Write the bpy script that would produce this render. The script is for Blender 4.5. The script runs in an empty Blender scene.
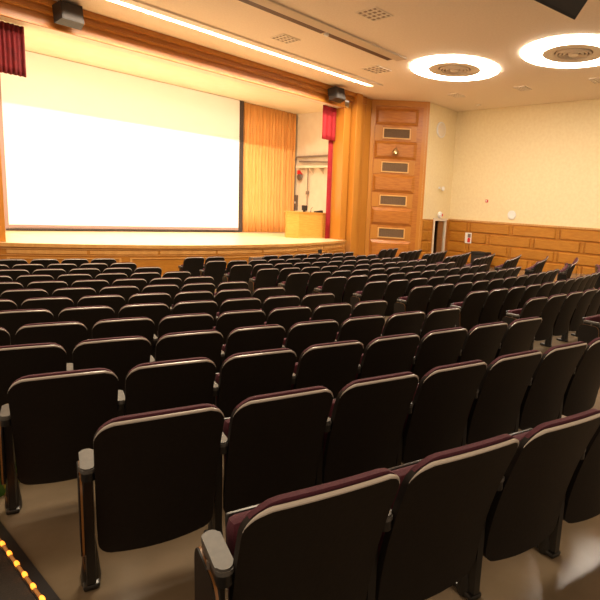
import bpy, bmesh, math, random
from mathutils import Vector, Matrix
random.seed(7)
COL = bpy.context.scene.collection
PI = math.pi

# ------------------------------------------------------------------ helpers
class MB:
    """collects shapes into one bmesh"""
    def __init__(self): self.bm = bmesh.new()
    def box(self, x0, x1, y0, y1, z0, z1, M=None, bev=0.0):
        vs = [self.bm.verts.new((x, y, z)) for x in (x0, x1) for y in (y0, y1) for z in (z0, z1)]
        idx = [(0,1,3,2),(4,6,7,5),(0,4,5,1),(2,3,7,6),(0,2,6,4),(1,5,7,3)]
        fs = [self.bm.faces.new([vs[i] for i in f]) for f in idx]
        if bev > 0:
            es = list({e for f in fs for e in f.edges})
            r = bmesh.ops.bevel(self.bm, geom=es, offset=bev, segments=2, affect='EDGES', profile=0.5)
            vs = list({v for f in r['faces'] for v in f.verts} | {v for v in vs if v.is_valid})
        if M is not None:
            for v in vs: v.co = M @ v.co
        return self
    def prism(self, pts, z0, z1, M=None):
        """polygon pts (x, y) extruded z0..z1"""
        a = [self.bm.verts.new((x, y, z0)) for x, y in pts]
        b = [self.bm.verts.new((x, y, z1)) for x, y in pts]
        n = len(pts)
        self.bm.faces.new(a[::-1]); self.bm.faces.new(b)
        for i in range(n): self.bm.faces.new([a[i], a[(i+1)%n], b[(i+1)%n], b[i]])
        if M is not None:
            for v in a+b: v.co = M @ v.co
        return self
    def panel(self, x0, x1, z0, z1, y, d, rim, M=None):
        """raised and fielded panel on the plane y, standing out by -d"""
        o = [(x0,y,z0),(x1,y,z0),(x1,y,z1),(x0,y,z1)]
        i = [(x0+rim,y-d,z0+rim),(x1-rim,y-d,z0+rim),(x1-rim,y-d,z1-rim),(x0+rim,y-d,z1-rim)]
        O = [self.bm.verts.new(v) for v in o]; I = [self.bm.verts.new(v) for v in i]
        self.bm.faces.new(I)
        for k in range(4): self.bm.faces.new([O[k], O[(k+1)%4], I[(k+1)%4], I[k]])
        if M is not None:
            for v in O+I: v.co = M @ v.co
        return self
    def lathe(self, prof, n=32, M=None, close=False):
        rings = []
        for r, z in prof:
            rings.append([self.bm.verts.new((r*math.cos(2*PI*k/n), r*math.sin(2*PI*k/n), z)) for k in range(n)])
        m = len(rings)
        for i in range(m-1 + (1 if close else 0)):
            a, b = rings[i], rings[(i+1) % m]
            for k in range(n): self.bm.faces.new([a[k], a[(k+1)%n], b[(k+1)%n], b[k]])
        if not close:
            if prof[0][0] > 1e-4: self.bm.faces.new(rings[0][::-1])
            if prof[-1][0] > 1e-4: self.bm.faces.new(rings[-1])
        if M is not None:
            for r in rings:
                for v in r: v.co = M @ v.co
        return self
    def tube(self, pts, r, n=8, closed=False):
        pts = [Vector(p) for p in pts]; rings = []
        up = Vector((0.013, 0.02, 1)).normalized()
        N = len(pts)
        for i, p in enumerate(pts):
            t = (pts[min(i+1, N-1)] - pts[max(i-1, 0)]).normalized()
            a = t.cross(up)
            if a.length < 1e-3: a = t.cross(Vector((1, 0, 0)))
            a.normalize(); b = t.cross(a)
            rr = r[i] if isinstance(r, (list, tuple)) else r
            rings.append([self.bm.verts.new(p + a*rr*math.cos(2*PI*k/n) + b*rr*math.sin(2*PI*k/n)) for k in range(n)])
        for i in range(N-1):
            for k in range(n): self.bm.faces.new([rings[i][k], rings[i][(k+1)%n], rings[i+1][(k+1)%n], rings[i+1][k]])
        self.bm.faces.new(rings[0][::-1]); self.bm.faces.new(rings[-1])
        return self
    def grid(self, f, nu, nv):
        """sheet f(u, v) with u, v in 0..1"""
        g = [[self.bm.verts.new(f(i/nu, j/nv)) for j in range(nv+1)] for i in range(nu+1)]
        for i in range(nu):
            for j in range(nv): self.bm.faces.new([g[i][j], g[i+1][j], g[i+1][j+1], g[i][j+1]])
        return g
    def build(self, name, mat, parent=None, smooth=False, loc=None):
        bmesh.ops.recalc_face_normals(self.bm, faces=self.bm.faces)
        me = bpy.data.meshes.new(name); 
        if smooth:
            for f in self.bm.faces: f.smooth = True
        self.bm.to_mesh(me); self.bm.free()
        me.materials.append(mat)
        if smooth:
            try: me.set_sharp_from_angle(angle=math.radians(38))
            except Exception: pass
        o = bpy.data.objects.new(name, me); COL.objects.link(o)
        if parent: o.parent = parent
        if loc: o.location = loc
        return o

def empty(name, loc=(0,0,0), rz=0.0, label=None, cat=None, group=None):
    o = bpy.data.objects.new(name, None); COL.objects.link(o)
    o.location = loc; o.rotation_euler = (0, 0, rz); o.empty_display_size = 0.1
    tag(o, label, cat, group)
    return o
def tag(o, label=None, cat=None, group=None, kind=None):
    if label: o['label'] = label
    if cat: o['category'] = cat
    if group: o['group'] = group
    if kind: o['kind'] = kind
    return o
def struct(o): o['kind'] = 'structure'; return o

# ------------------------------------------------------------------ materials
def mat(name, col, rough=0.5, metal=0.0, spec=0.5, emit=None, es=1.0, coat=0.0):
    m = bpy.data.materials.new(name); m.use_nodes = True
    b = m.node_tree.nodes['Principled BSDF']
    b.inputs['Base Color'].default_value = (*col, 1); b.inputs['Roughness'].default_value = rough
    b.inputs['Metallic'].default_value = metal; b.inputs['Specular IOR Level'].default_value = spec
    if coat: b.inputs['Coat Weight'].default_value = coat
    if emit: b.inputs['Emission Color'].default_value = (*emit, 1); b.inputs['Emission Strength'].default_value = es
    return m
def noisy(name, c1, c2, scale=6, rough=0.5, detail=4, stretch=(1,1,1), bump=0.0, spec=0.5, coat=0.0, lo=.35, hi=.65):
    m = mat(name, c1, rough, spec=spec, coat=coat); nt = m.node_tree; b = nt.nodes['Principled BSDF']
    tc = nt.nodes.new('ShaderNodeTexCoord'); mp = nt.nodes.new('ShaderNodeMapping')
    mp.inputs['Scale'].default_value = stretch
    n = nt.nodes.new('ShaderNodeTexNoise'); n.inputs['Scale'].default_value = scale; n.inputs['Detail'].default_value = detail
    r = nt.nodes.new('ShaderNodeValToRGB')
    r.color_ramp.elements[0].position = lo; r.color_ramp.elements[0].color = (*c1, 1)
    r.color_ramp.elements[1].position = hi; r.color_ramp.elements[1].color = (*c2, 1)
    L = nt.links.new
    L(tc.outputs['Object'], mp.inputs['Vector']); L(mp.outputs['Vector'], n.inputs['Vector'])
    L(n.outputs['Fac'], r.inputs['Fac']); L(r.outputs['Color'], b.inputs['Base Color'])
    if bump:
        bp = nt.nodes.new('ShaderNodeBump'); bp.inputs['Strength'].default_value = bump; bp.inputs['Distance'].default_value = 0.01
        L(n.outputs['Fac'], bp.inputs['Height']); L(bp.outputs['Normal'], b.inputs['Normal'])
    return m

M = {}
M['ceiling'] = noisy('ceiling_plaster', (.86,.71,.53), (.90,.75,.57), 18, .85, bump=.08)
M['plaster'] = noisy('beige_wallcovering', (.86,.71,.41), (.90,.76,.46), 9, .8, detail=8, bump=.15)
M['cream'] = noisy('cream_paint', (.80,.70,.55), (.84,.75,.60), 3, .7)
M['stageceil'] = noisy('stage_ceiling_paint', (.86,.78,.56), (.88,.80,.60), 3, .8)
M['wood'] = noisy('amber_wood', (.42,.150,.014), (.50,.20,.024), 3.5, .38, stretch=(1,1,7), bump=.02)
M['wood_v'] = noisy('upright_wood', (.50,.20,.026), (.52,.215,.029), 7, .36, stretch=(6,6,.4), bump=.01)
M['wood_h'] = noisy('amber_wood_panel', (.44,.170,.014), (.51,.215,.024), 3.5, .42, stretch=(1.2,1.2,9), bump=.02)
M['wood_dark'] = noisy('header_wood', (.38,.13,.014), (.48,.18,.026), 3.5, .35, stretch=(.6,4,9), bump=.02)
M['wood_red'] = noisy('tower_wood', (.40,.13,.016), (.50,.19,.028), 3.0, .32, stretch=(1,1,8), bump=.02)
M['wood_light'] = noisy('podium_wood', (.62,.29,.045), (.69,.35,.07), 4, .4, stretch=(1,1,8))
M['stage_floor'] = noisy('stage_floor_wood', (.80,.62,.38), (.88,.71,.46), 5, .3, stretch=(.5,9,1))
M['lip'] = noisy('stage_lip_wood', (.60,.30,.08), (.70,.37,.11), 5, .35, stretch=(.6,4,1))
M['screen'] = mat('projection_screen', (.93,.92,.90), .9, spec=.1)
M['black'] = mat('black_matte', (.012,.010,.009), .6)
M['border'] = mat('screen_border', (.05,.035,.03), .7)
M['border_low'] = mat('screen_lower_border', (.33,.22,.20), .7)
M['shell'] = noisy('seat_back_plastic', (.0075,.005,.0036), (.010,.007,.005), 60, .55, bump=.05, spec=.3)
M['trim'] = mat('grey_edge_bead', (.60,.55,.50), .25, metal=.1)
M['fabric'] = noisy('maroon_fabric', (.075,.013,.026), (.10,.019,.036), 160, .85, bump=.15)
M['frame'] = mat('black_enamel', (.010,.009,.008), .28, spec=.6)
M['arm'] = noisy('grey_arm_plastic', (.085,.08,.073), (.11,.10,.092), 40, .48)
M['ply'] = mat('plywood_edge', (.24,.10,.025), .35)
M['floor'] = noisy('floor_linoleum', (.215,.16,.10), (.28,.21,.14), 2.2, .24, detail=6, bump=.03, spec=.5)
M['carpet'] = noisy('dark_carpet', (.030,.024,.020), (.045,.036,.030), 150, .95, bump=.4)
M['rubber'] = mat('black_nosing', (.012,.009,.010), .45)
M['rope'] = mat('clear_rope', (.22,.11,.04), .25, emit=(1,.30,.05), es=.22)
M['led'] = mat('amber_led', (1,.5,.1), .4, emit=(1,.25,.02), es=2.1)
M['red'] = noisy('red_velvet', (.30,.005,.012), (.38,.009,.018), 5, .75)
M['red_dark'] = noisy('dark_red_velvet', (.10,.002,.004), (.16,.004,.007), 5, .8)
M['gold'] = noisy('gold_curtain', (.76,.37,.10), (.84,.44,.14), 4, .7, stretch=(3,3,.3))
M['white'] = mat('white_plastic', (.86,.84,.80), .4)
M['grille_wood'] = mat('grille_frame_wood', (.72,.42,.14), .4)
M['mesh'] = noisy('brown_grille_cloth', (.13,.075,.035), (.20,.12,.06), 90, .8)
M['grey'] = mat('grey_metal', (.16,.13,.11), .45, metal=.3)
M['speaker'] = mat('speaker_cabinet', (.018,.014,.012), .5)
M['speaker_cloth'] = noisy('speaker_grille', (.028,.022,.019), (.04,.032,.027), 120, .8)
M['vent'] = mat('vent_metal', (.86,.74,.58), .5)
M['band'] = mat('pale_band', (.62,.50,.36), .6)
M['vent_dark'] = mat('vent_cavity', (.36,.25,.17), .8)
M['ring'] = mat('ring_diffuser', (1,1,1), .4, emit=(1,.88,.74), es=24)
M['slot'] = mat('slot_diffuser', (1,1,1), .4, emit=(1,.84,.55), es=4)
M['pipe'] = mat('painted_pipe', (.25,.20,.16), .5)
M['brass'] = mat('brass', (.55,.42,.22), .3, metal=.9)
M['signred'] = mat('sign_red', (.75,.02,.02), .5)
M['signdark'] = mat('sign_grey', (.22,.16,.16), .5)
M['track'] = mat('dark_track', (.115,.060,.035), .6)
M['doorwood'] = noisy('door_wood', (.26,.11,.03), (.33,.15,.045), 4, .4, stretch=(1,1,8))
M['green'] = noisy('green_bag_print', (.05,.16,.02), (.42,.36,.03), 22, .6, lo=.5, hi=.62)
M['bagbrown'] = mat('brown_strap', (.16,.07,.03), .7)

# ------------------------------------------------------------------ seating rows and floor rake
def ushape(x):
    u = x - 9.8
    return .0137685*u + .02264364*u*u + .00036383*u**3
def row_y(k, x): return 11.9679 - 1.031593*(k-1) + ushape(x)
def row_of(x, y): return 1 + (11.9679 + ushape(x) - y)/1.031593
def rake(k):
    t = max(0.0, k-1)
    return .01558388*t + .00335962*t*t
def floor_z(x, y): return rake(row_of(x, y))

g = MB()
X0, X1, Y0, Y1 = -2.0, 20.2, -3.0, 15.6
g.grid(lambda u, v: (X0+(X1-X0)*u, Y0+(Y1-Y0)*v, floor_z(X0+(X1-X0)*u, Y0+(Y1-Y0)*v)), 60, 60)
struct(g.build('floor', M['floor'], smooth=True))

ZC = 6.95
struct(MB().box(-2, 20.4, -3, 15.7, ZC, ZC+.15).build('ceiling', M['ceiling']))

# right wall: beige above, wainscot below
wr = struct(MB().box(20.2, 20.4, -3, 13.75, -.1, ZC+.1).build('wall_right', M['plaster']))
def WR():   # wall-local: x runs along -Y of the world, y points into the wall
    return Matrix(((0,1,0,20.2),(-1,0,0,13.55),(0,0,1,0),(0,0,0,1)))
b = MB(); R_ = WR()
b.box(0, 16, -.03, .0, -.05, 2.05, R_)
b.build('wainscot', M['wood'], wr)
b = MB()
rows_z = [(1.58,2.00),(1.11,1.53),(.64,1.06),(.17,.59)]
for i, (za, zb) in enumerate(rows_z):
    off = .32 if i % 2 == 0 else -.75
    for j in range(-1, 9):
        a = off + j*2.1 + .93; e = a + 1.9
        a = max(a, .06)
        if e - a > .3: b.panel(a, e, za, zb, -.03, .05, .035, R_)
        c = e + .04
        if c > .1: b.box(c+.01, c+.11, -.075, -.03, za+.02, zb-.02, R_)
b.build('wainscot_panels', M['wood_h'], wr)
MB().box(0, 16, -.07, 0, 2.05, 2.12, R_).build('wainscot_cap', M['lip'], wr)

# return wall with the doorway (parallel with the stage)
YB = 13.55
wf = MB()
wf.box(17.95, 19.0, YB, YB+.2, -.1, ZC+.1); wf.box(19.82, 20.3, YB, YB+.2, -.1, ZC+.1); wf.box(19.0, 19.82, YB, YB+.2, 2.0, ZC+.1)
wf = struct(wf.build('wall_front_right', M['plaster']))
b = MB(); b.box(18.02, 18.9, YB-.03, YB, -.05, 2.05); b.box(19.92, 20.17, YB-.03, YB, -.05, 2.05)
b.build('wainscot', M['wood'], wf)
b = MB(); S_ = Matrix.Translation((0, YB, 0))
for za, zb in rows_z:
    b.panel(18.12, 18.5, za, zb, -.03, .03, .04, S_); b.panel(18.55, 18.84, za, zb, -.03, .03, .04, S_)
b.build('wainscot_panels', M['wood_h'], wf)
d = MB()
d.box(18.90, 19.0, YB-.06, YB+.02, -.02, 2.12); d.box(19.82, 19.92, YB-.06, YB+.02, -.02, 2.12); d.box(19.0, 19.82, YB-.06, YB+.02, 2.0, 2.12)
d = struct(d.build('door_1', M['cream']))
MB().box(19.40, 19.80, YB+.03, YB+.08, .01, 1.99).build('door_leaf', M['doorwood'], d)
MB().box(19.02, 19.16, YB+.10, YB+.16, .01, 1.99).build('door_leaf', M['doorwood'], d)
b = MB(); b.box(18.9, 19.95, YB+1.4, YB+1.45, -.1, 2.4); b.box(18.85, 18.9, YB+.2, YB+1.45, -.1, 2.4); b.box(19.95, 20.0, YB+.2, YB+1.45, -.1, 2.4); b.box(18.85, 20, YB+.2, YB+1.45, 2.35, 2.4); b.box(18.85, 20, YB+.2, YB+1.45, -.15, -.1)
struct(b.build('wall_passage', M['bagbrown']))

# splayed wood tower wall between the proscenium and the return wall
A = Vector((16.6, 15.5, 0)); B = Vector((18.05, 13.5, 0)); dv = (B-A).normalized(); nv = Vector((-dv.y, dv.x, 0))   # nv points away from the hall
T_ = Matrix(((dv.x, nv.x, 0, A.x), (dv.y, nv.y, 0, A.y), (0, 0, 1, 0), (0, 0, 0, 1)))
LT = (B-A).length
tw = struct(MB().box(0, LT, 0, .25, -.1, ZC+.1, T_).build('wall_splay_right', M['wood_red']))
b = MB()
for s0, s1 in ((0, .16), (LT-.26, LT)):
    b.box(s0, s1, -.05, 0, -.05, ZC, T_)
b.box(.16, LT-.26, -.05, 0, 6.72, ZC, T_)
gz = [5.60, 4.19, 2.775, 1.36]         # grille centres
for zc in gz:
    b.box(.20, .50, -.02, 0, zc-.30, zc+.30, T_); b.box(1.74, 1.98, -.02, 0, zc-.30, zc+.30, T_)
b.build('stiles', M['wood_v'], tw)
b = MB()
tops = [6.63] + [z-.33 for z in gz]; bots = [z+.33 for z in gz] + [.1]
for zt, zb in zip(tops, bots):
    b.panel(.20, 2.02, zb, zt, 0, .08, .12, T_)
    b.box(.38, 1.84, -.092, -.078, zb+.16, zt-.16, T_)
b.build('raised_panels', M['wood_red'], tw)
names = ['topmost of the four wooden-framed speaker grilles on the panelled wall by the stage',
         'second wooden-framed grille from the top, below the brass lamp on the panelled wall',
         'third wooden-framed grille from the top on the splayed panelled wall',
         'lowest wooden-framed grille on the splayed panelled wall, just above the seats']
for zc, nm in zip(gz, names):
    loc = T_ @ Vector((1.13, 0, zc))
    e = empty('wall_grille', loc, math.atan2(dv.y, dv.x), nm, 'grille', 'grilles on the panelled wall')
    f = MB(); w, h = .60, .225
    f.box(-w, w, -.05, 0, h-.045, h); f.box(-w, w, -.05, 0, -h, -h+.045); f.box(-w, -w+.05, -.05, 0, -h+.045, h-.045); f.box(w-.05, w, -.05, 0, -h+.045, h-.045)
    f.build('frame', M['grille_wood'], e)
    c = MB(); c.box(-w+.05, w-.05, -.015, 0, -h+.045, h-.045)
    for i in range(13):
        x = -w+.09 + i*(2*w-.18)/12; c.box(x-.008, x+.008, -.03, -.015, -h+.045, h-.045)
    c.build('louvre', M['mesh'], e)
# small brass lamp on the second panel
e = empty('wall_lamp', T_ @ Vector((1.13, -.06, 4.84)), math.atan2(dv.y, dv.x), 'small round brass spot lamp fixed on the wooden panelled wall', 'lamp')
MB().box(-.02, .02, -.16, 0, .10, .14).build('bracket', M['brass'], e)
MB().lathe([(.03,.14),(.06,.10),(.13,.0),(.14,-.10),(.10,-.15),(.05,-.17)], 20, Matrix.Translation((0,-.18,0))).build('lamp_shade', M['brass'], e, True)

# ------------------------------------------------------------------ stage
ZS = 1.0; XS0, XS1 = 3.35, 15.15
def apron_y(x): return 13.80 + .044*(x-9.3)**2
st = empty('stage', (9.3, 13.8, 0), 0, 'raised wooden stage with curved panelled front, under the white screen', 'stage')
I9 = Matrix.Translation((-9.3, -13.8, 0))
def curved_strip(mb, xa, xb, out, z0, z1, n=8, dep=.05):
    """curved board following the apron, standing out by `out`"""
    def P(x, o):
        s = .088*(x-9.3); l = math.hypot(1, s); nx, ny = s/l, -1/l
        return (x+nx*o-9.3, apron_y(x)+ny*o-13.8)
    v = []
    for i in range(n+1):
        x = xa+(xb-xa)*i/n; f = P(x, out); bk = P(x, out-dep)
        v.append([mb.bm.verts.new((*f, z0)), mb.bm.verts.new((*f, z1)), mb.bm.verts.new((*bk, z1)), mb.bm.verts.new((*bk, z0))])
    for i in range(n):
        for k in range(4): mb.bm.faces.new([v[i][k], v[i+1][k], v[i+1][(k+1)%4], v[i][(k+1)%4]])
    mb.bm.faces.new(v[0]); mb.bm.faces.new(v[-1][::-1])
b = MB()
pts = [(XS0+(XS1-XS0)*i/40-9.3, apron_y(XS0+(XS1-XS0)*i/40)-13.8) for i in range(41)] + [(16.0-9.3, 19.9-13.8), (3.0-9.3, 19.9-13.8)]
b.prism(pts, ZS-.06, ZS); b.build('stage_floor', M['stage_floor'], st)
b = MB(); curved_strip(b, XS0, XS1, 0, 0, ZS-.06, 48, .1); b.build('apron', M['wood_h'], st, True)
b = MB(); curved_strip(b, XS0, XS1, .06, ZS-.085, ZS+.004, 48, .09); b.build('lip', M['lip'], st, True)
b = MB()
curved_strip(b, XS0, XS1, .025, .86, .885, 48, .03); curved_strip(b, XS0, XS1, .02, .70, .715, 48, .03)
x = XS0+.15; i = 0
while x < XS1-.3:
    xe = min(x+1.55, XS1-.05)
    curved_strip(b, x, xe, .02, .745, .84, 6, .03)
    x += 1.62
x = XS0+.15
while x < XS1-.3:
    xe = min(x+2.3, XS1-.05)
    for za, zb in ((.12,.15),(.62,.65)): curved_strip(b, x, xe, .025, za, zb, 8, .03)
    curved_strip(b, x, x+.05, .025, .15, .62, 1, .03); curved_strip(b, xe-.05, xe, .025, .15, .62, 1, .03)
    x += 2.5
b.build('apron_moulding', M['lip'], st, True)
yv = apron_y(12.9)
tag(MB().box(-.12, .12, -.02, .0, -.08, .08, Matrix.Translation((12.9, yv-.03, .66))@Matrix.Rotation(math.atan(.088*3.6),4,'Z')).build('floor_outlet', M['black']), 'small dark outlet plate in the stage front below the podium', 'outlet')

# stage house
ws = MB(); ws.box(2.9, 16.05, 19.95, 20.1, ZS-.1, 6.7); ws = struct(ws.build('wall_stage_back', M['cream']))
struct(MB().box(16.05, 16.2, 15.7, 20.1, ZS-.1, 6.7).build('wall_stage_right', M['cream']))
struct(MB().box(2.75, 2.9, 15.7, 20.1, ZS-.1, 6.7).build('wall_stage_left', M['cream']))
sc_ = MB(); sc_.box(2.8, 16.1, 16.02, 20.1, 6.55, 6.7)
struct(sc_.build('ceiling_stage', M['stageceil']))

# proscenium: header and stepped jambs (one architectural frame)
pr = empty('proscenium_frame', (9.28, 15.5, 0), 0, 'stepped amber wood frame around the stage opening', 'proscenium')
def pbox(mb, x0, x1, y0, y1, z0, z1, bev=0): mb.box(x0-9.28, x1-9.28, y0-15.5, y1-15.5, z0, z1, None, bev)
b = MB()
pbox(b, 3.5, 15.0, 15.5, 15.62, 6.34, 6.70); pbox(b, 2.6, 16.2, 15.42, 15.62, 6.66, ZC)
b.build('header', M['wood_dark'], pr)
b = MB()
pbox(b, 2.8, 15.42, 15.28, 15.44, 6.80, ZC, .015); pbox(b, 3.1, 15.4, 15.40, 15.50, 6.62, 6.69, .015); pbox(b, 3.5, 15.05, 15.46, 15.52, 6.32, 6.37, .01)
b.build('header_moulding', M['wood'], pr)
MB().box(3.5-9.28, 15.0-9.28, .12, .52, 6.34, 6.6).build('header_soffit', M['cream'], pr)
for sgn in (1, -1):
    def mx(x): return x if sgn > 0 else 18.55-x
    b = MB()
    def jb(xa, xb, y0, y1, z1, bev=0):
        a, c = sorted((mx(xa), mx(xb))); z0 = ZS+.005 if y1 > 15.64 else -.02
        b.box(a-9.28, c-9.28, y0-15.5, y1-15.5, z0, z1, None, bev)
    jb(15.0, 15.35, 15.5, 16.35, 6.34, .008)
    jb(15.41, 15.74, 15.22, 15.60, ZC, .015); jb(15.34, 16.62, 15.585, 15.62, ZC)
    jb(15.80, 16.16, 15.46, 15.60, ZC, .01); jb(16.21, 16.60, 15.50, 15.60, ZC, .01)
    b.build('jamb', M['wood_v'], pr)
struct(MB().box(-2, 2.2, 15.5, 15.62, -.1, ZC+.1).build('wall_front_left', M['wood']))

# projection screen
e = empty('projection_screen', (8.8, 19.6, ZS), 0, 'huge white projection screen filling the stage opening', 'screen')
MB().box(-4.22, 4.02, -.02, .0, .20, 5.53).build('screen_cloth', M['screen'], e)
MB().box(4.02, 4.22, -.03, .0, .05, 5.53).build('side_border', M['border'], e)
MB().box(-4.36, -4.22, -.03, .0, .05, 5.53).build('side_border', M['border_low'], e)
MB().box(-4.22, 4.02, -.03, .0, .10, .20).build('lower_border', M['border_low'], e)
MB().tube([(-4.3,-.02,.05),(4.2,-.02,.05)], .03).build('bottom_bar', M['border'], e, True)

# curtains
def drape(name, x0, x1, y, z0, z1, m, amp, waves, label, cat='curtain', parent=None, group=None, thick=.012, hem=0.0):
    cx = (x0+x1)/2
    b = MB(); n = int(waves*10)
    ph = [random.uniform(-.5, .5) for _ in range(int(waves)+2)]
    def yy(u, v):
        t = u*waves; k = int(t)
        return amp*math.sin(2*PI*t + ph[min(k, len(ph)-1)]*.0) * (.75+.25*math.sin(3.1*t)) + .3*amp*math.sin(2*PI*t*.37+1.3*v)
    g1 = b.grid(lambda u, v: (x0-cx+(x1-x0)*u, yy(u, v), z0+(z1-z0)*v + (hem*math.sin(2*PI*u*waves) if v == 0 else 0)), n, 6)
    o = b.build(name, m, parent, True)
    md = o.modifiers.new('thickness', 'SOLIDIFY'); md.thickness = thick; md.offset = 0
    if parent is None:
        o.location = (cx, y, 0); tag(o, label, cat, group)
    return o
drape('stage_curtain', 13.06, 15.95, 19.72, ZS+.02, 6.53, M['gold'], .055, 17, 'pleated gold curtain hanging on stage beside the white screen')
drape('stage_curtain', 14.24, 14.97, 15.95, 5.02, 6.33, M['red'], .02, 3, 'short bright red drape at the top right corner of the stage opening')
drape('stage_curtain', 14.74, 14.97, 16.08, ZS+.01, 6.33, M['red'], .03, 3, 'narrow full-length red curtain against the right jamb, behind the podium')
drape('stage_curtain', 3.58, 4.28, 16.0, 5.12, 6.32, M['red_dark'], .035, 7, 'short dark red pleated drape at the top left of the stage opening', hem=.012)

# podium
e = empty('podium', (14.22, 16.62, ZS), 0, 'light wooden podium with slanted side on the right of the stage', 'podium')
b = MB(); b.prism([(-.76,-.32),(.70,-.32),(.70,.42),(-.20,.60),(-.88,.40),(-.98,.18)], .0, 1.03); b.build('body', M['wood_light'], e)
b = MB(); b.prism([(-.79,-.35),(.73,-.35),(.73,.45),(-.20,.64),(-.91,.44),(-1.02,.17)], 1.03, 1.07); b.build('top', M['wood_light'], e)
MB().box(-.76, .70, -.335, -.32, .0, .07).build('plinth', M['lip'], e)
e = empty('reading_lamp', (13.95, 16.55, ZS+1.07), .2, 'small black monitor box standing on the podium top', 'monitor')
e.name = 'small_monitor'
MB().box(-.15, .15, -.05, .03, .06, .27, None, .01).build('housing', M['black'], e)
MB().box(-.05, .05, -.04, .04, 0, .07).build('foot', M['black'], e)
e = empty('gooseneck_microphone', (14.30, 16.55, ZS+1.07), 0, 'thin black gooseneck microphone in the middle of the podium top', 'microphone')
MB().tube([(0,0,0),(0,0,.12),(.02,-.03,.18),(.03,-.08,.2)], .009).build('neck', M['black'], e, True)
MB().lathe([(.03,0),(.03,.015),(.012,.03)], 12).build('base', M['black'], e, True)
e = empty('document_tray', (14.72, 16.55, ZS+1.07), -.1, 'low black control panel lying on the podium by the red curtain', 'control panel')
e.name = 'control_panel'
b = MB(); b.prism([(-.17,0),(.17,0),(.17,.10),(-.17,.05)], -.1, .1, Matrix.Rotation(PI/2,4,'X')); b.build('housing', M['black'], e)

# pipework and duct on the stage side wall
e = empty('pipework', (16.0, 18.6, 4.0), 0, 'painted pipes looping over a ledge on the cream stage side wall', 'pipes')
b = MB(); b.tube([(-.06,1.12,-1.9),(-.06,1.12,.35),(-.06,1.05,.5),(-.06,.9,.57),(-.06,-1.6,.6)], .045, 10); b.build('pipe', M['pipe'], e, True)
b = MB(); b.tube([(-.1,.72,.36),(-.1,-1.6,.3)], .04, 10); b.build('pipe', M['pipe'], e, True)
b = MB(); b.tube([(-.05,.15,-2.8),(-.05,.15,.1)], .022, 8); b.box(-.1,0,.09,.21,-1.15,-1.0); b.build('conduit', M['pipe'], e, True)
e2 = empty('wall_ledge', (16.05, 18.3, 4.05), 0, 'shallow cream ledge on the stage side wall under the pipes', 'ledge')
MB().box(-.35, 0, -1.4, 1.05, .0, .10).build('shelf', M['cream'], e2)
for y in (-1.2, -.5, .2, .9):
    MB().prism([(0,0),(-.3,0),(0,-.3)], -.02, .02, Matrix.Translation((0,y,0))@Matrix.Rotation(PI/2,4,'X')).build('bracket', M['cream'], e2)
e = empty('alarm_bell', (15.93, 19.3, 3.65), 0, 'small round red and grey alarm bell by the pipes on the stage wall', 'bell')
RY = Matrix.Rotation(-PI/2, 4, 'Y')
MB().lathe([(.17,0),(.17,.03),(.13,.08),(.05,.10)], 24, RY).build('gong', M['grey'], e, True)
MB().box(-.10,.12,-.09,.09,.12,.30, None, .01).build('housing', M['signred'], e)
e = empty('wall_switch_box', (16.05, 19.62, 2.45), 0, 'narrow grey electrical box low on the stage wall beside the gold curtain', 'electrical box')
MB().box(-.10, 0, -.10, .10, -.35, .35, None, .01).build('cabinet', M['grey'], e)
MB().box(-.115, -.10, -.02, .02, -.05, .05).build('latch', M['white'], e)

# header loudspeakers
def header_speaker(x, z, label):
    e = empty('loudspeaker', (x, 15.26, z), 0, label, 'speaker', 'speakers on the header beam')
    b = MB(); b.prism([(-.32,-.03),(.28,-.03),(.24,-.38),(-.24,-.38)], -.22, .22, Matrix.Rotation(math.radians(-14),4,'X')); b.build('cabinet', M['speaker'], e)
    b = MB(); b.box(-.22,.22,-.395,-.38,-.20,.20, Matrix.Rotation(math.radians(-14),4,'X')); b.build('grille', M['speaker_cloth'], e)
    b = MB(); b.box(-.05,.05,-.12,.02,.18,.30); b.build('bracket', M['grey'], e)
header_speaker(5.02, 6.60, 'dark grey loudspeaker hung on the left of the header beam above the screen')
header_speaker(14.15, 6.56, 'dark grey loudspeaker hung on the right end of the header beam')

# ------------------------------------------------------------------ ceiling fittings
def ring_light(x, y, label):
    e = empty('ring_light', (x, y, ZC), 0, label, 'ceiling light', 'round ring lights in the ceiling')
    MB().lathe([(1.42,0),(1.42,-.03),(1.36,-.045),(.86,-.045),(.842,-.03),(.842,0)], 64, close=True).build('diffuser', M['ring'], e, True)
    b = MB(); b.lathe([(.835,0),(.835,-.050),(.80,-.058),(.56,-.050),(.52,-.03),(.52,0)], 48, close=True); b.build('vent_rim', M['vent'], e, True)
    b = MB()
    for r in (.47, .37, .27): b.lathe([(r,-.005),(r+.01,-.06),(r-.03,-.075),(r-.03,-.01)], 40, close=True)
    b.build('vent_cones', M['vent'], e, True)
    MB().lathe([(.56,-.002),(.56,-.006)], 40).build('vent_cavity', M['vent_dark'], e)
    MB().lathe([(.0,-.09),(.13,-.085),(.14,-.04),(.14,-.005)], 32).build('vent_cap', M['vent'], e, True)
ring_light(14.30, 9.82, 'glowing white ring light around a round air vent, nearer the stage')
ring_light(14.49, 6.02, 'glowing white ring light around a round air vent, nearer the seats at right edge')

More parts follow.
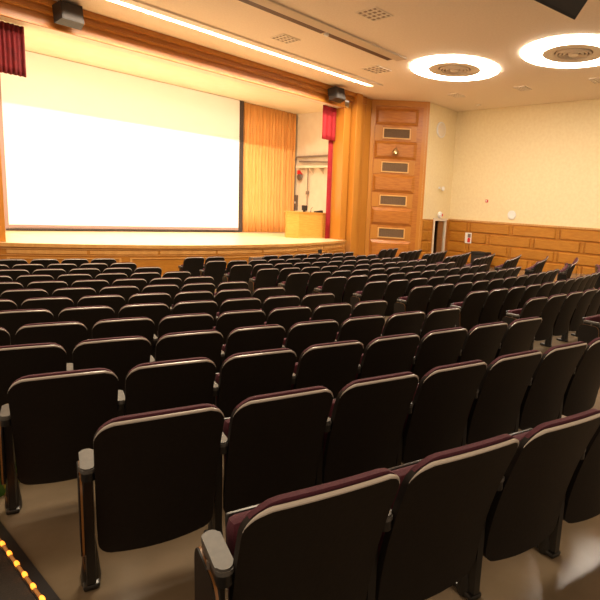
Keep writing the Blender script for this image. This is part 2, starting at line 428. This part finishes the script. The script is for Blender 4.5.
e = empty('slot_light', (9.3, 13.72, ZC), 0, 'long bright linear ceiling light running parallel with the stage opening', 'ceiling light')
MB().box(-5.5, 5.42, -.05, .135, -.012, 0).build('diffuser', M['slot'], e)
b = MB(); b.box(-5.55, 5.55, -.36, -.05, -.05, 0); b.box(5.42, 5.55, -.05, .155, -.05, 0); b.box(-5.55, 5.42, .135, .155, -.062, 0)
b.build('housing', M['vent'], e)
e = empty('lighting_trough', (9.3, 10.92, ZC), 0, 'dark brown ceiling lighting track with a pale raised band beside it', 'track')
b = MB(); b.box(-3.5, .45, -.05, .20, -.03, 0); b.box(.55, 3.2, -.05, .20, -.03, 0); b.build('track', M['track'], e)
b = MB(); b.box(-3.5, 3.35, -.45, -.06, -.05, 0, None, .01); b.build('moulding', M['band'], e)
e2 = empty('spot_lamp', (9.80, 10.95, ZC-.0), 0, 'small pale spotlight in the gap of the dark ceiling track', 'lamp')
MB().lathe([(.03,0),(.03,-.03),(.06,-.04),(.065,-.10),(.045,-.11)], 20).build('lamp_head', M['white'], e2, True)

def square_vent(x, y, s, label, sy=None):
    sy = sy or s
    e = empty('ceiling_vent', (x, y, ZC), 0, label, 'vent', 'vents in the ceiling')
    MB().box(-s+.03, s-.03, -sy+.03, sy-.03, -.012, 0).build('backing', M['vent_dark'], e)
    b = MB(); t = .03
    b.box(-s, s, sy-t, sy, -.03, 0); b.box(-s, s, -sy, -sy+t, -.03, 0); b.box(-s, -s+t, -sy+t, sy-t, -.03, 0); b.box(s-t, s, -sy+t, sy-t, -.03, 0)
    b.build('frame', M['vent'], e)
    b = MB()
    for i in range(1, 4):
        c = -s + 2*s*i/4; b.box(c-.022, c+.022, -sy+t, sy-t, -.028, -.012)
        c = -sy + 2*sy*i/4; b.box(-s+t, s-t, c-.022, c+.022, -.026, -.013)
    b.build('slats', M['vent'], e)
square_vent(9.51, 8.95, .32, 'square ceiling vent nearest the seats, in front of the dark track')
square_vent(9.56, 12.39, .30, 'square ceiling vent between the bright slot light and the dark track')
square_vent(13.17, 12.16, .36, 'square ceiling vent just past the right end of the dark track')
square_vent(17.42, 11.78, .30, 'small ceiling vent nearest the corner above the round wall speaker', .22)
square_vent(17.52, 9.02, .30, 'small ceiling vent between the two ring lights and the right wall', .22)
square_vent(17.60, 6.38, .30, 'small ceiling vent at the right edge beside the nearer ring light', .22)
e = empty('smoke_detector', (19.3, 11.9, ZC), 0, 'tiny beige disc on the ceiling near the right corner', 'detector')
MB().lathe([(.09,0),(.09,-.03),(.06,-.05)], 20).build('housing', M['vent'], e, True)

# black projector body hung from the ceiling, only its lower corner in view
pv1 = Vector((-.97807, .20829, 0)); pv2 = Vector((-.13149, -.61745, .77554)); pn = pv1.cross(pv2)
PM = Matrix(((pv1.x, pv2.x, pn.x, 0), (pv1.y, pv2.y, pn.y, 0), (pv1.z, pv2.z, pn.z, 0), (0,0,0,1)))
e = empty('hanging_loudspeaker', (8.67, 3.64, 5.6), 0, 'black box hung from the ceiling, only its corner showing at the top edge', 'speaker')
MB().box(0, 1.1, 0, .7, 0, .45, PM, .006).build('cabinet', M['black'], e)
MB().box(.05, 1.05, .05, .65, -.012, .0, PM).build('grille', M['speaker'], e)
mid = PM @ Vector((.55, .5, .3))
MB().tube([mid, (mid.x, mid.y, ZC-5.6)], .02).build('hanger', M['frame'], e, True)

# ------------------------------------------------------------------ things on the right walls
e = empty('round_wall_speaker', (19.03, YB, 5.97), 0, 'white round speaker high on the beige wall above the doorway', 'speaker')
RX = Matrix.Rotation(PI/2, 4, 'X')
MB().lathe([(.34,0),(.34,.03),(.30,.045)], 40, RX).build('rim', M['white'], e, True)
MB().lathe([(.28,.045),(.28,.05)], 40, RX).build('grille', M['cream'], e, True)
e = empty('wall_sconce', (19.19, YB, 3.47), 0, 'small white fixture midway up the beige wall above the doorway', 'fixture')
MB().box(-.05,.05,-.06,0,-.05,.05,None,.01).build('base', M['white'], e)
MB().lathe([(.02,0),(.09,.06),(.10,.12),(.03,.14)], 20, Matrix.Translation((.04,-.1,-.03))@RX).build('shade', M['white'], e, True)
e = empty('exit_light', (19.34, YB-.03, 2.27), 0, 'round white emergency light directly over the doorway', 'emergency light')
MB().lathe([(.15,0),(.15,.05),(.12,.10),(.04,.12)], 28, RX).build('housing', M['white'], e, True)
MB().box(.02,.09,-.125,-.10,-.06,.06).build('lens', M['signred'], e)
RYm = Matrix.Rotation(-PI/2, 4, 'Y')
e = empty('round_wall_speaker', (20.2, 10.35, 2.45), 0, 'round white disc on the right wall just above the wood panelling', 'speaker')
MB().lathe([(.19,0),(.19,.04),(.15,.06)], 36, RYm).build('rim', M['white'], e, True)
MB().lathe([(.14,.06),(.14,.065)], 36, RYm).build('face', M['white'], e, True)
e = empty('fire_strobe', (20.2, 11.62, 3.0), 0, 'tiny red alarm strobe high on the plain right wall', 'alarm')
MB().box(-.05, 0, -.06, .06, -.06, .06, None, .008).build('housing', M['signred'], e)
MB().box(-.07, -.05, -.03, .03, -.02, .03).build('lens', M['white'], e)
e = empty('wall_notice', (20.13, 12.38, 1.31), 0, 'white notice with grey and red marks on the panelled right wall', 'sign')
MB().box(-.02, 0, -.17, .17, -.24, .24).build('board', M['white'], e)
b = MB(); b.box(-.024,-.02,-.12,.03,.02,.19); b.build('picture', M['signdark'], e)
b = MB(); b.lathe([(.075,0),(.075,.004)], 20, Matrix.Translation((-.02,-.04,-.06))@RYm); b.box(-.026,-.02,-.11,.03,-.20,-.05); b.build('symbol', M['signred'], e)
zf = floor_z(19.5, 11.3)
e = empty('storage_bin', (19.5, 11.3, zf), 0, 'black bin with a wide rim standing against the panelled right wall', 'bin')
b = MB(); b.prism([(-.24,-.34),(.24,-.34),(.24,.34),(-.24,.34)], 0, .60); b.build('body', M['speaker'], e)
b = MB(); b.box(-.28,.28,-.36,.36,.60,.71,None,.02); b.build('rim', M['black'], e)

# ------------------------------------------------------------------ floor items
e = empty('floor_monitor', (8.72, 12.20, floor_z(8.72, 12.2)), 0, 'grey wedge-shaped box standing in the gap of the front row', 'speaker')
b = MB(); b.prism([(-.22,0),(.22,0),(.12,.80),(-.10,.80)], -.30, .30, Matrix.Rotation(PI/2,4,'Z')@Matrix.Rotation(PI/2,4,'X')); b.build('cabinet', M['grey'], e)
b = MB(); b.box(-.26,.26,-.225,-.215,.06,.70, Matrix.Rotation(math.radians(-8),4,'X')); b.build('grille', M['speaker_cloth'], e)

# green bag at the left edge, beside the third row
bx, by = .73, 3.72
e = empty('green_bag', (bx, by, floor_z(bx, by)), .3, 'green and yellow patterned bag on the floor at the left edge', 'bag')
b = MB()
prof = [(0,.0),(.10,.0),(.12,.06),(.125,.16),(.11,.24),(.08,.29),(.02,.30)]
b.lathe(prof, 20)
for v in b.bm.verts: v.co.x *= 1.15; v.co.y *= .75; v.co += Vector((math.sin(40*v.co.z)*.008, math.sin(55*v.co.x)*.008, 0))
b.build('body', M['green'], e, True)
b = MB(); b.tube([(-.07,0,.27),(-.06,-.01,.36),(0,-.01,.40),(.06,-.01,.36),(.07,0,.27)], .014); b.build('handle', M['bagbrown'], e, True)

# dark aisle runner with amber rope light
e = empty('aisle_runner', (.2, 1.5, floor_z(.2, 1.5)), 0, 'dark carpet runner with a lit edge in the bottom left corner', 'carpet')
o_ = Vector((.2, 1.5, floor_z(.2, 1.5)))
def runner(mb, xa, xb, h0, h1, ya=-1.0, yb=12.0, n=52):
    v = []
    for i in range(n+1):
        y = ya+(yb-ya)*i/n
        v.append([mb.bm.verts.new(Vector((x, y, floor_z(x, y)+h)) - o_) for x, h in ((xa,h0),(xa,h1),(xb,h1),(xb,h0))])
    for i in range(n):
        for k in range(4): mb.bm.faces.new([v[i][k], v[i+1][k], v[i+1][(k+1)%4], v[i][(k+1)%4]])
    mb.bm.faces.new(v[0][::-1]); mb.bm.faces.new(v[-1])
b = MB(); runner(b, -1.0, .58, .002, .016); b.build('carpet', M['carpet'], e)
b = MB(); runner(b, .58, .645, .002, .020); b.build('nosing', M['rubber'], e)
b = MB(); b.tube([Vector((.592, y*.25, floor_z(.592, y*.25)+.024))-o_ for y in range(-3, 24)], .0075, 8)
rope = b.build('rope_light', M['rope'], e, True)
for i in range(30):
    y = 1.35 + i*.125
    b = MB(); b.lathe([(.0005,-.028),(.008,-.017),(.0105,0),(.008,.017),(.0005,.028)], 10, Matrix.Translation(Vector((.592, y, floor_z(.592, y)+.028))-o_)@Matrix.Rotation(PI/2,4,'X'))
    b.build('bulb', M['led'], rope, True)

# ------------------------------------------------------------------ auditorium chair
W, TOPZ, BOTZ = .262, .85, .175
def prof_y(z):
    """front-back position of the back shell at height z (0 at the top)"""
    t = (TOPZ - z)/(TOPZ-BOTZ)
    return .19*(1-(1-t)**1.65)
def halfw(z, W_=W, top=TOPZ, bot=BOTZ, rt=.085, rb=.05):
    w = W_ - .012*((top-z)/(top-bot))
    d = top - z
    if d < rt: w = w - rt + math.sqrt(max(0, rt*rt-(rt-d)**2))
    d = z - bot
    if d < rb: w = min(w, W_-.012-rb + math.sqrt(max(0, rb*rb-(rb-d)**2)))
    return w
def zs_list(top, bot, rt=.085, rb=.05):
    L = [top - rt*(1-math.cos(a*PI/2/5)) for a in range(6)]
    n = 6
    L += [top-rt-(top-rt-bot-rb)*i/n for i in range(1, n)]
    L += [bot + rb*(1-math.cos(a*PI/2/4)) for a in range(4, -1, -1)]
    return L
def pad(mb, W_, top, bot, y_off, thick, arch=.012, rt=.085, rb=.05, curve=.03, bulge=0.0):
    zz = zs_list(top, bot, rt, rb); nu = 10; sheets = []
    for side in (0, 1):
        g = []
        for z in zz:
            w = halfw(z, W_, top, bot, rt, rb); row = []
            for i in range(nu+1):
                u = -1+2*i/nu; x = u*w
                k = (z-bot)/(top-bot)
                za = z + arch*(1-(x/W_)**2)*k - .02*(1-(x/W_)**2)*(1-k)
                y = prof_y(min(TOPZ, max(BOTZ, z))) + y_off + side*thick + curve*(x/W_)**2
                if side == 1 and bulge: y += bulge*math.cos(u*PI/2)*math.sin(PI*min(1, max(0, k)))
                row.append(mb.bm.verts.new((x, y, za)))
            g.append(row)
        sheets.append(g)
    a, b = sheets; n = len(zz)
    for g in sheets:
        for j in range(n-1):
            for i in range(nu): mb.bm.faces.new([g[j][i], g[j][i+1], g[j+1][i+1], g[j+1][i]])
    loop = [(0,i) for i in range(nu)] + [(j,nu) for j in range(n-1)] + [(n-1,i) for i in range(nu,0,-1)] + [(j,0) for j in range(n-1,0,-1)]
    for q in range(len(loop)):
        j0, i0 = loop[q]; j1, i1 = loop[(q+1) % len(loop)]
        mb.bm.faces.new([a[j0][i0], a[j1][i1], b[j1][i1], b[j0][i0]])

def make_chair(tablet=False, right_arm=False):
    c = empty('auditorium_chair')
    b = MB(); pad(b, W, TOPZ, BOTZ, -.012, .034); back = b.build('backrest', M['shell'], c, True)
    # grey bead along the top rear edge
    pts = []; rad = []
    ztop = TOPZ-.001
    def edge(x, z): return (x, prof_y(z)-.010+.03*(x/W)**2, z+.012*(1-(x/W)**2)*((z-BOTZ)/(TOPZ-BOTZ)))
    for z in [TOPZ-.07, TOPZ-.055, TOPZ-.04, TOPZ-.025, TOPZ-.014, TOPZ-.004]:
        pts.append(edge(-halfw(z)+.001, z))
    x0 = halfw(TOPZ-.001)
    for i in range(9): pts.append(edge(-x0+.0+2*x0*i/8, ztop))
    for z in [TOPZ-.004, TOPZ-.014, TOPZ-.025, TOPZ-.04, TOPZ-.055, TOPZ-.07][1:]:
        pts.append(edge(halfw(z)-.001, z))
    N = len(pts)
    for i in range(N):
        t = min(i, N-1-i); rad.append([.0015,.002,.003,.0045,.0065,.008][min(t, 5)])
    b = MB(); b.tube(pts, rad, 8); b.build('edge_bead', M['trim'], back, True)
    b = MB(); pad(b, W-.004, TOPZ+.015, .36, .003, .024, rt=.095, rb=.05, bulge=.028); b.build('back_cushion', M['fabric'], c, True)
    # folded-up seat
    b = MB(); b.box(-.225, .225, -.045, .045, -.20, .19, Matrix.Translation((0,.300,.465))@Matrix.Rotation(math.radians(-9),4,'X'), .035); b.build('seat', M['fabric'], c, True)
    b = MB(); b.box(-.215, .215, -.022, .0, -.19, .17, Matrix.Translation((0,.370,.465))@Matrix.Rotation(math.radians(-9),4,'X'), .008); b.build('seat_pan', M['frame'], c, True)
    def side(sx):
        x = sx*.28
        b = MB(); Mx = Matrix.Translation((x, .20, 0))
        Mf = Matrix.Translation((x, .27, 0)); Ma = Matrix.Translation((x, .235, 0)); Mc = Matrix.Translation((x, .245, 0))
        b.prism([(-.017,-.04),(.017,-.04),(.022,0),(.017,.04),(-.017,.04),(-.022,0)], .03, .58, Mc)
        b.lathe([(.040,.0),(.042,.03),(.036,.09),(.026,.19),(.022,.22)], 16, Mf)
        b.box(-.034,.034,-.07,.11,.0,.03, Mf, .012)
        b.box(-.012,.012,-.02,.06,.36,.44, Mf, .004)
        b.build('standard', M['frame'], c, True)
        b = MB(); n = 10; pp = []
        for i in range(n+1): a = PI*i/n; pp.append((.029*math.cos(a), .075+.029*math.sin(a)))
        for i in range(n+1): a = PI+PI*i/n; pp.append((.029*math.cos(a), -.085+.029*math.sin(a)))
        b.prism(pp, .604, .625, Ma)
        bmesh.ops.bevel(b.bm, geom=[e for e in b.bm.edges if all(v.co.z > .62 for v in e.verts)], offset=.006, segments=2, affect='EDGES')
        arm = b.build('armrest', M['arm'], c, True)
        b = MB(); b.prism([(px*.93, py*.97) for px, py in pp], .565, .604, Ma); b.build('arm_bracket', M['frame'], arm, True)
    side(-1)
    if right_arm: side(1)
    if tablet:
        def plate(s):
            q = []
            for cx, cz, a0 in ((.08,.12,0),(-.06,.12,90),(-.08,-.11,180),(.07,-.12,270)):
                for i in range(6):
                    a = math.radians(a0+i*18); q.append((cx+.06*s*math.cos(a), cz+.06*s*math.sin(a)))
            return q
        MT = Matrix.Translation((-.335,.30,.36)) @ Matrix.Rotation(PI/2,4,'Y') @ Matrix.Rotation(PI/2,4,'Z')
        MT = Matrix.Translation((-.308,.235,.395)) @ Matrix(((0,0,1,0),(1,0,0,0),(0,1,0,0),(0,0,0,1)))
        b = MB(); b.prism(plate(1.0), -.009, .009, MT); t = b.build('writing_tablet', M['shell'], c, True)
        b = MB(); q = plate(1.03); q2 = plate(.97)
        n = len(q)
        va = [[b.bm.verts.new(MT @ Vector((x, y, z))) for x, y in P] for P, z in ((q,-.004),(q,.004),(q2,.004),(q2,-.004))]
        for r in range(4):
            for i in range(n): b.bm.faces.new([va[r][i], va[r][(i+1)%n], va[(r+1)%4][(i+1)%n], va[(r+1)%4][i]])
        b.build('plywood_edge', M['ply'], t, True)
        b = MB(); b.tube([(-.303,.22,.60),(-.303,.22,.55)], .012, 8); b.build('hinge', M['grey'], t, True)
    return c

def tree(o): return [(ch, tree(ch)) for ch in o.children]
protos = {}
used = {}
def get_chair(key):
    """first use returns the built chair, later uses return copies that share its meshes"""
    if key not in protos:
        o = make_chair(*key); protos[key] = (o, tree_list(o)); return o
    src, kids = protos[key]
    r = src.copy(); COL.objects.link(r)
    def rec(kl, par):
        for k, sub in kl:
            q = k.copy(); COL.objects.link(q); q.parent = par; rec(sub, q)
    rec(kids, r)
    return r
_allkids = {}
def tree_list(o):
    return [(ch, tree_list(ch)) for ch in bpy.data.objects if ch.parent == o]

# camera basis, used here only to skip chairs that are outside the picture
R0 = Vector((0.6437698852, -0.7629786965, 0.0585136189))
R1v = Vector((-0.0811363723, -0.1440946632, -0.9862320301))
R2 = Vector((0.7609055289, 0.6301588981, -0.1546691284))
CAM = Vector((0, 0, 2.3288)); FPX = 509.479; CX, CY = 392.778, 290.738
def px(p):
    d = Vector(p) - CAM; w = d.dot(R2)
    if w < .15: return None
    return (CX + FPX*d.dot(R0)/w, CY + FPX*d.dot(R1v)/w)
def in_view(x, y, z):
    for dx in (-.35, .3):
        for h in (.05, .6, .86):
            q = px((x+dx, y+.1, z+h))
            if q and -4 < q[0] < 604 and q[1] < 612: return True
    return False

def arc_step(x, s):
    """move along the row curve by arc length s"""
    n = 8
    for _ in range(n):
        u = x-9.8; sl = .0137685+.04528728*u+.00109149*u*u
        x += s/n/math.hypot(1, sl)
    return x
ordn = ['first','second','third','fourth','fifth','sixth','seventh','eighth','ninth','tenth','eleventh','twelfth','thirteenth','fourteenth']
SP = .56
LSTART = {1:3.02,2:3.03,3:2.54,4:2.07,5:1.96,6:1.98,7:1.95,8:1.47,9:1.43,10:.98,11:.93,12:.975,13:.98}
LEND = {1:4.66,2:4.67,3:4.72,4:4.80,5:4.68,6:4.70,7:4.68,8:4.74,9:4.70,10:4.78,11:4.72,12:4.8,13:4.8}
CSTART = {1:6.70,2:6.70,3:6.72,4:6.70,5:6.69,6:6.74,7:6.75,8:6.74,9:6.77,10:6.64,11:6.72,12:6.72}
REND = {1:15.64,2:16.06,3:16.60,4:16.86,5:17.01,6:17.27,7:17.28,8:17.18,9:17.3,10:17.3}
nchair = 0
def put(x, k, key, label, group):
    global nchair
    y = row_y(k, x); 
    u = x-9.8; th = math.atan(.0137685+.04528728*u+.00109149*u*u)
    fx, fy = -math.sin(th), math.cos(th)
    z = floor_z(x+fx*.2, y+fy*.2)
    if not in_view(x, y, rake(k)): return
    c = get_chair(key); c.name = 'auditorium_chair'
    c.location = (x, y, z - 0.0); c.rotation_euler = (0, 0, th)
    tag(c, label, 'chair', group); nchair += 1
def rowname(k): return ordn[k-1] + ' row from the stage'
for k in range(1, 14):
    # left block
    xs = [LSTART[k]]
    while True:
        nx = arc_step(xs[-1], SP)
        if nx > LEND[k]+.15: break
        xs.append(nx)
    while arc_step(xs[0], -SP) > .70: xs.insert(0, arc_step(xs[0], -SP))
    n = len(xs)
    for j, x in enumerate(xs):
        i = n-1-j; endL = j == 0; endR = i == 0
        if endR: pos = 'seat on the right aisle'
        elif endL: pos = 'seat on the left aisle'
        else: pos = '%s seat from its right aisle' % ordn[i]
        lab = 'black-backed maroon chair, left block, %s, %s' % (rowname(k), pos)
        put(x, k, (endL and k >= 10, endR), lab, 'auditorium chairs in the left block')
    # middle block
    if k in CSTART:
        x = CSTART[k]; j = 0
        while x < 12.75:
            last = arc_step(x, SP) >= 12.75
            if not (k == 1 and j in (2, 3)):
                pos = 'seat on the left aisle' if j == 0 else ('seat on the right aisle' if last else '%s seat from its left aisle' % ordn[j])
                lab = 'black-backed maroon chair, middle block, %s, %s' % (rowname(k), pos)
                put(x, k, (j == 0 and k >= 3, last), lab, 'auditorium chairs in the middle block')
            x = arc_step(x, SP); j += 1
    # right block
    if k in REND:
        xs = [REND[k]]
        while arc_step(xs[0], -SP) > 14.15: xs.insert(0, arc_step(xs[0], -SP))
        for j, x in enumerate(xs):
            last = j == len(xs)-1
            pos = 'seat on the left aisle' if j == 0 else ('rightmost seat of its row' if last else '%s seat from its left aisle' % ordn[j])
            lab = 'black-backed maroon chair, right block, %s, %s' % (rowname(k), pos)
            put(x, k, (j == 0 and k >= 6, last), lab, 'auditorium chairs in the right block')
print('chairs', nchair)

# ------------------------------------------------------------------ lights
def area(name, loc, size, power, col, rot=(0,0,0), sizey=None, shape='RECTANGLE', spread=None):
    l = bpy.data.lights.new(name, 'AREA'); l.energy = power; l.color = col; l.shape = shape; l.size = size
    if sizey: l.size_y = sizey
    if spread: l.spread = spread
    o = bpy.data.objects.new(name, l); COL.objects.link(o); o.location = loc; o.rotation_euler = rot
    return o
WARM = (1, .80, .55)
# stage border lights hang behind the header and wash screen and curtains
for i, x in enumerate((5.0, 7.2, 9.3, 11.4, 13.6)):
    area('stage_border_light', (x, 16.5, 6.2), 1.6, 27, (1, .72, .47), (math.radians(28), 0, 0), .3)
# the slot in the ceiling washes the stage; the fitting's baffle cuts the beam off below the header
area('slot_lamp', (9.3, 13.72, ZC-.018), 10.4, 640, (1, .84, .64), (math.radians(38), 0, 0), .035, spread=math.radians(130))
area('added_wing_fill', (3.3, 16.9, 4.2), .5, 70, (1, .80, .50), (0, math.radians(-80), 0), 2.5)  # added fill, unseen behind the left jamb, brightens right jamb reveal and podium
# the ring lights on the far left of the hall, beyond the frame
for x, y in ((4.2, 9.76), (4.1, 6.0)):
    area('ring_lamp', (x, y, ZC-.12), 2.6, 280, (1, .82, .58), (0,0,0), shape='DISK')

w = bpy.data.worlds.new('World'); bpy.context.scene.world = w; w.use_nodes = True
bg = w.node_tree.nodes['Background']; bg.inputs['Color'].default_value = (1, .74, .50, 1); bg.inputs['Strength'].default_value = .55

# ------------------------------------------------------------------ camera
cd = bpy.data.cameras.new('camera'); co = bpy.data.objects.new('camera', cd); COL.objects.link(co)
cd.sensor_fit = 'HORIZONTAL'; cd.sensor_width = 36; cd.lens = FPX/600*36
cd.shift_x = (300-CX)/600; cd.shift_y = (CY-300)/600
mw = Matrix((( R0.x, -R1v.x, -R2.x, CAM.x), (R0.y, -R1v.y, -R2.y, CAM.y), (R0.z, -R1v.z, -R2.z, CAM.z), (0,0,0,1)))
co.matrix_world = mw; cd.clip_start = .05; cd.clip_end = 100
sc = bpy.context.scene; sc.camera = co
vs = sc.view_settings; vs.view_transform = 'Standard'; vs.look = 'None'; vs.exposure = .36; vs.gamma = 1
try: vs.use_curve_mapping = False
except Exception: pass
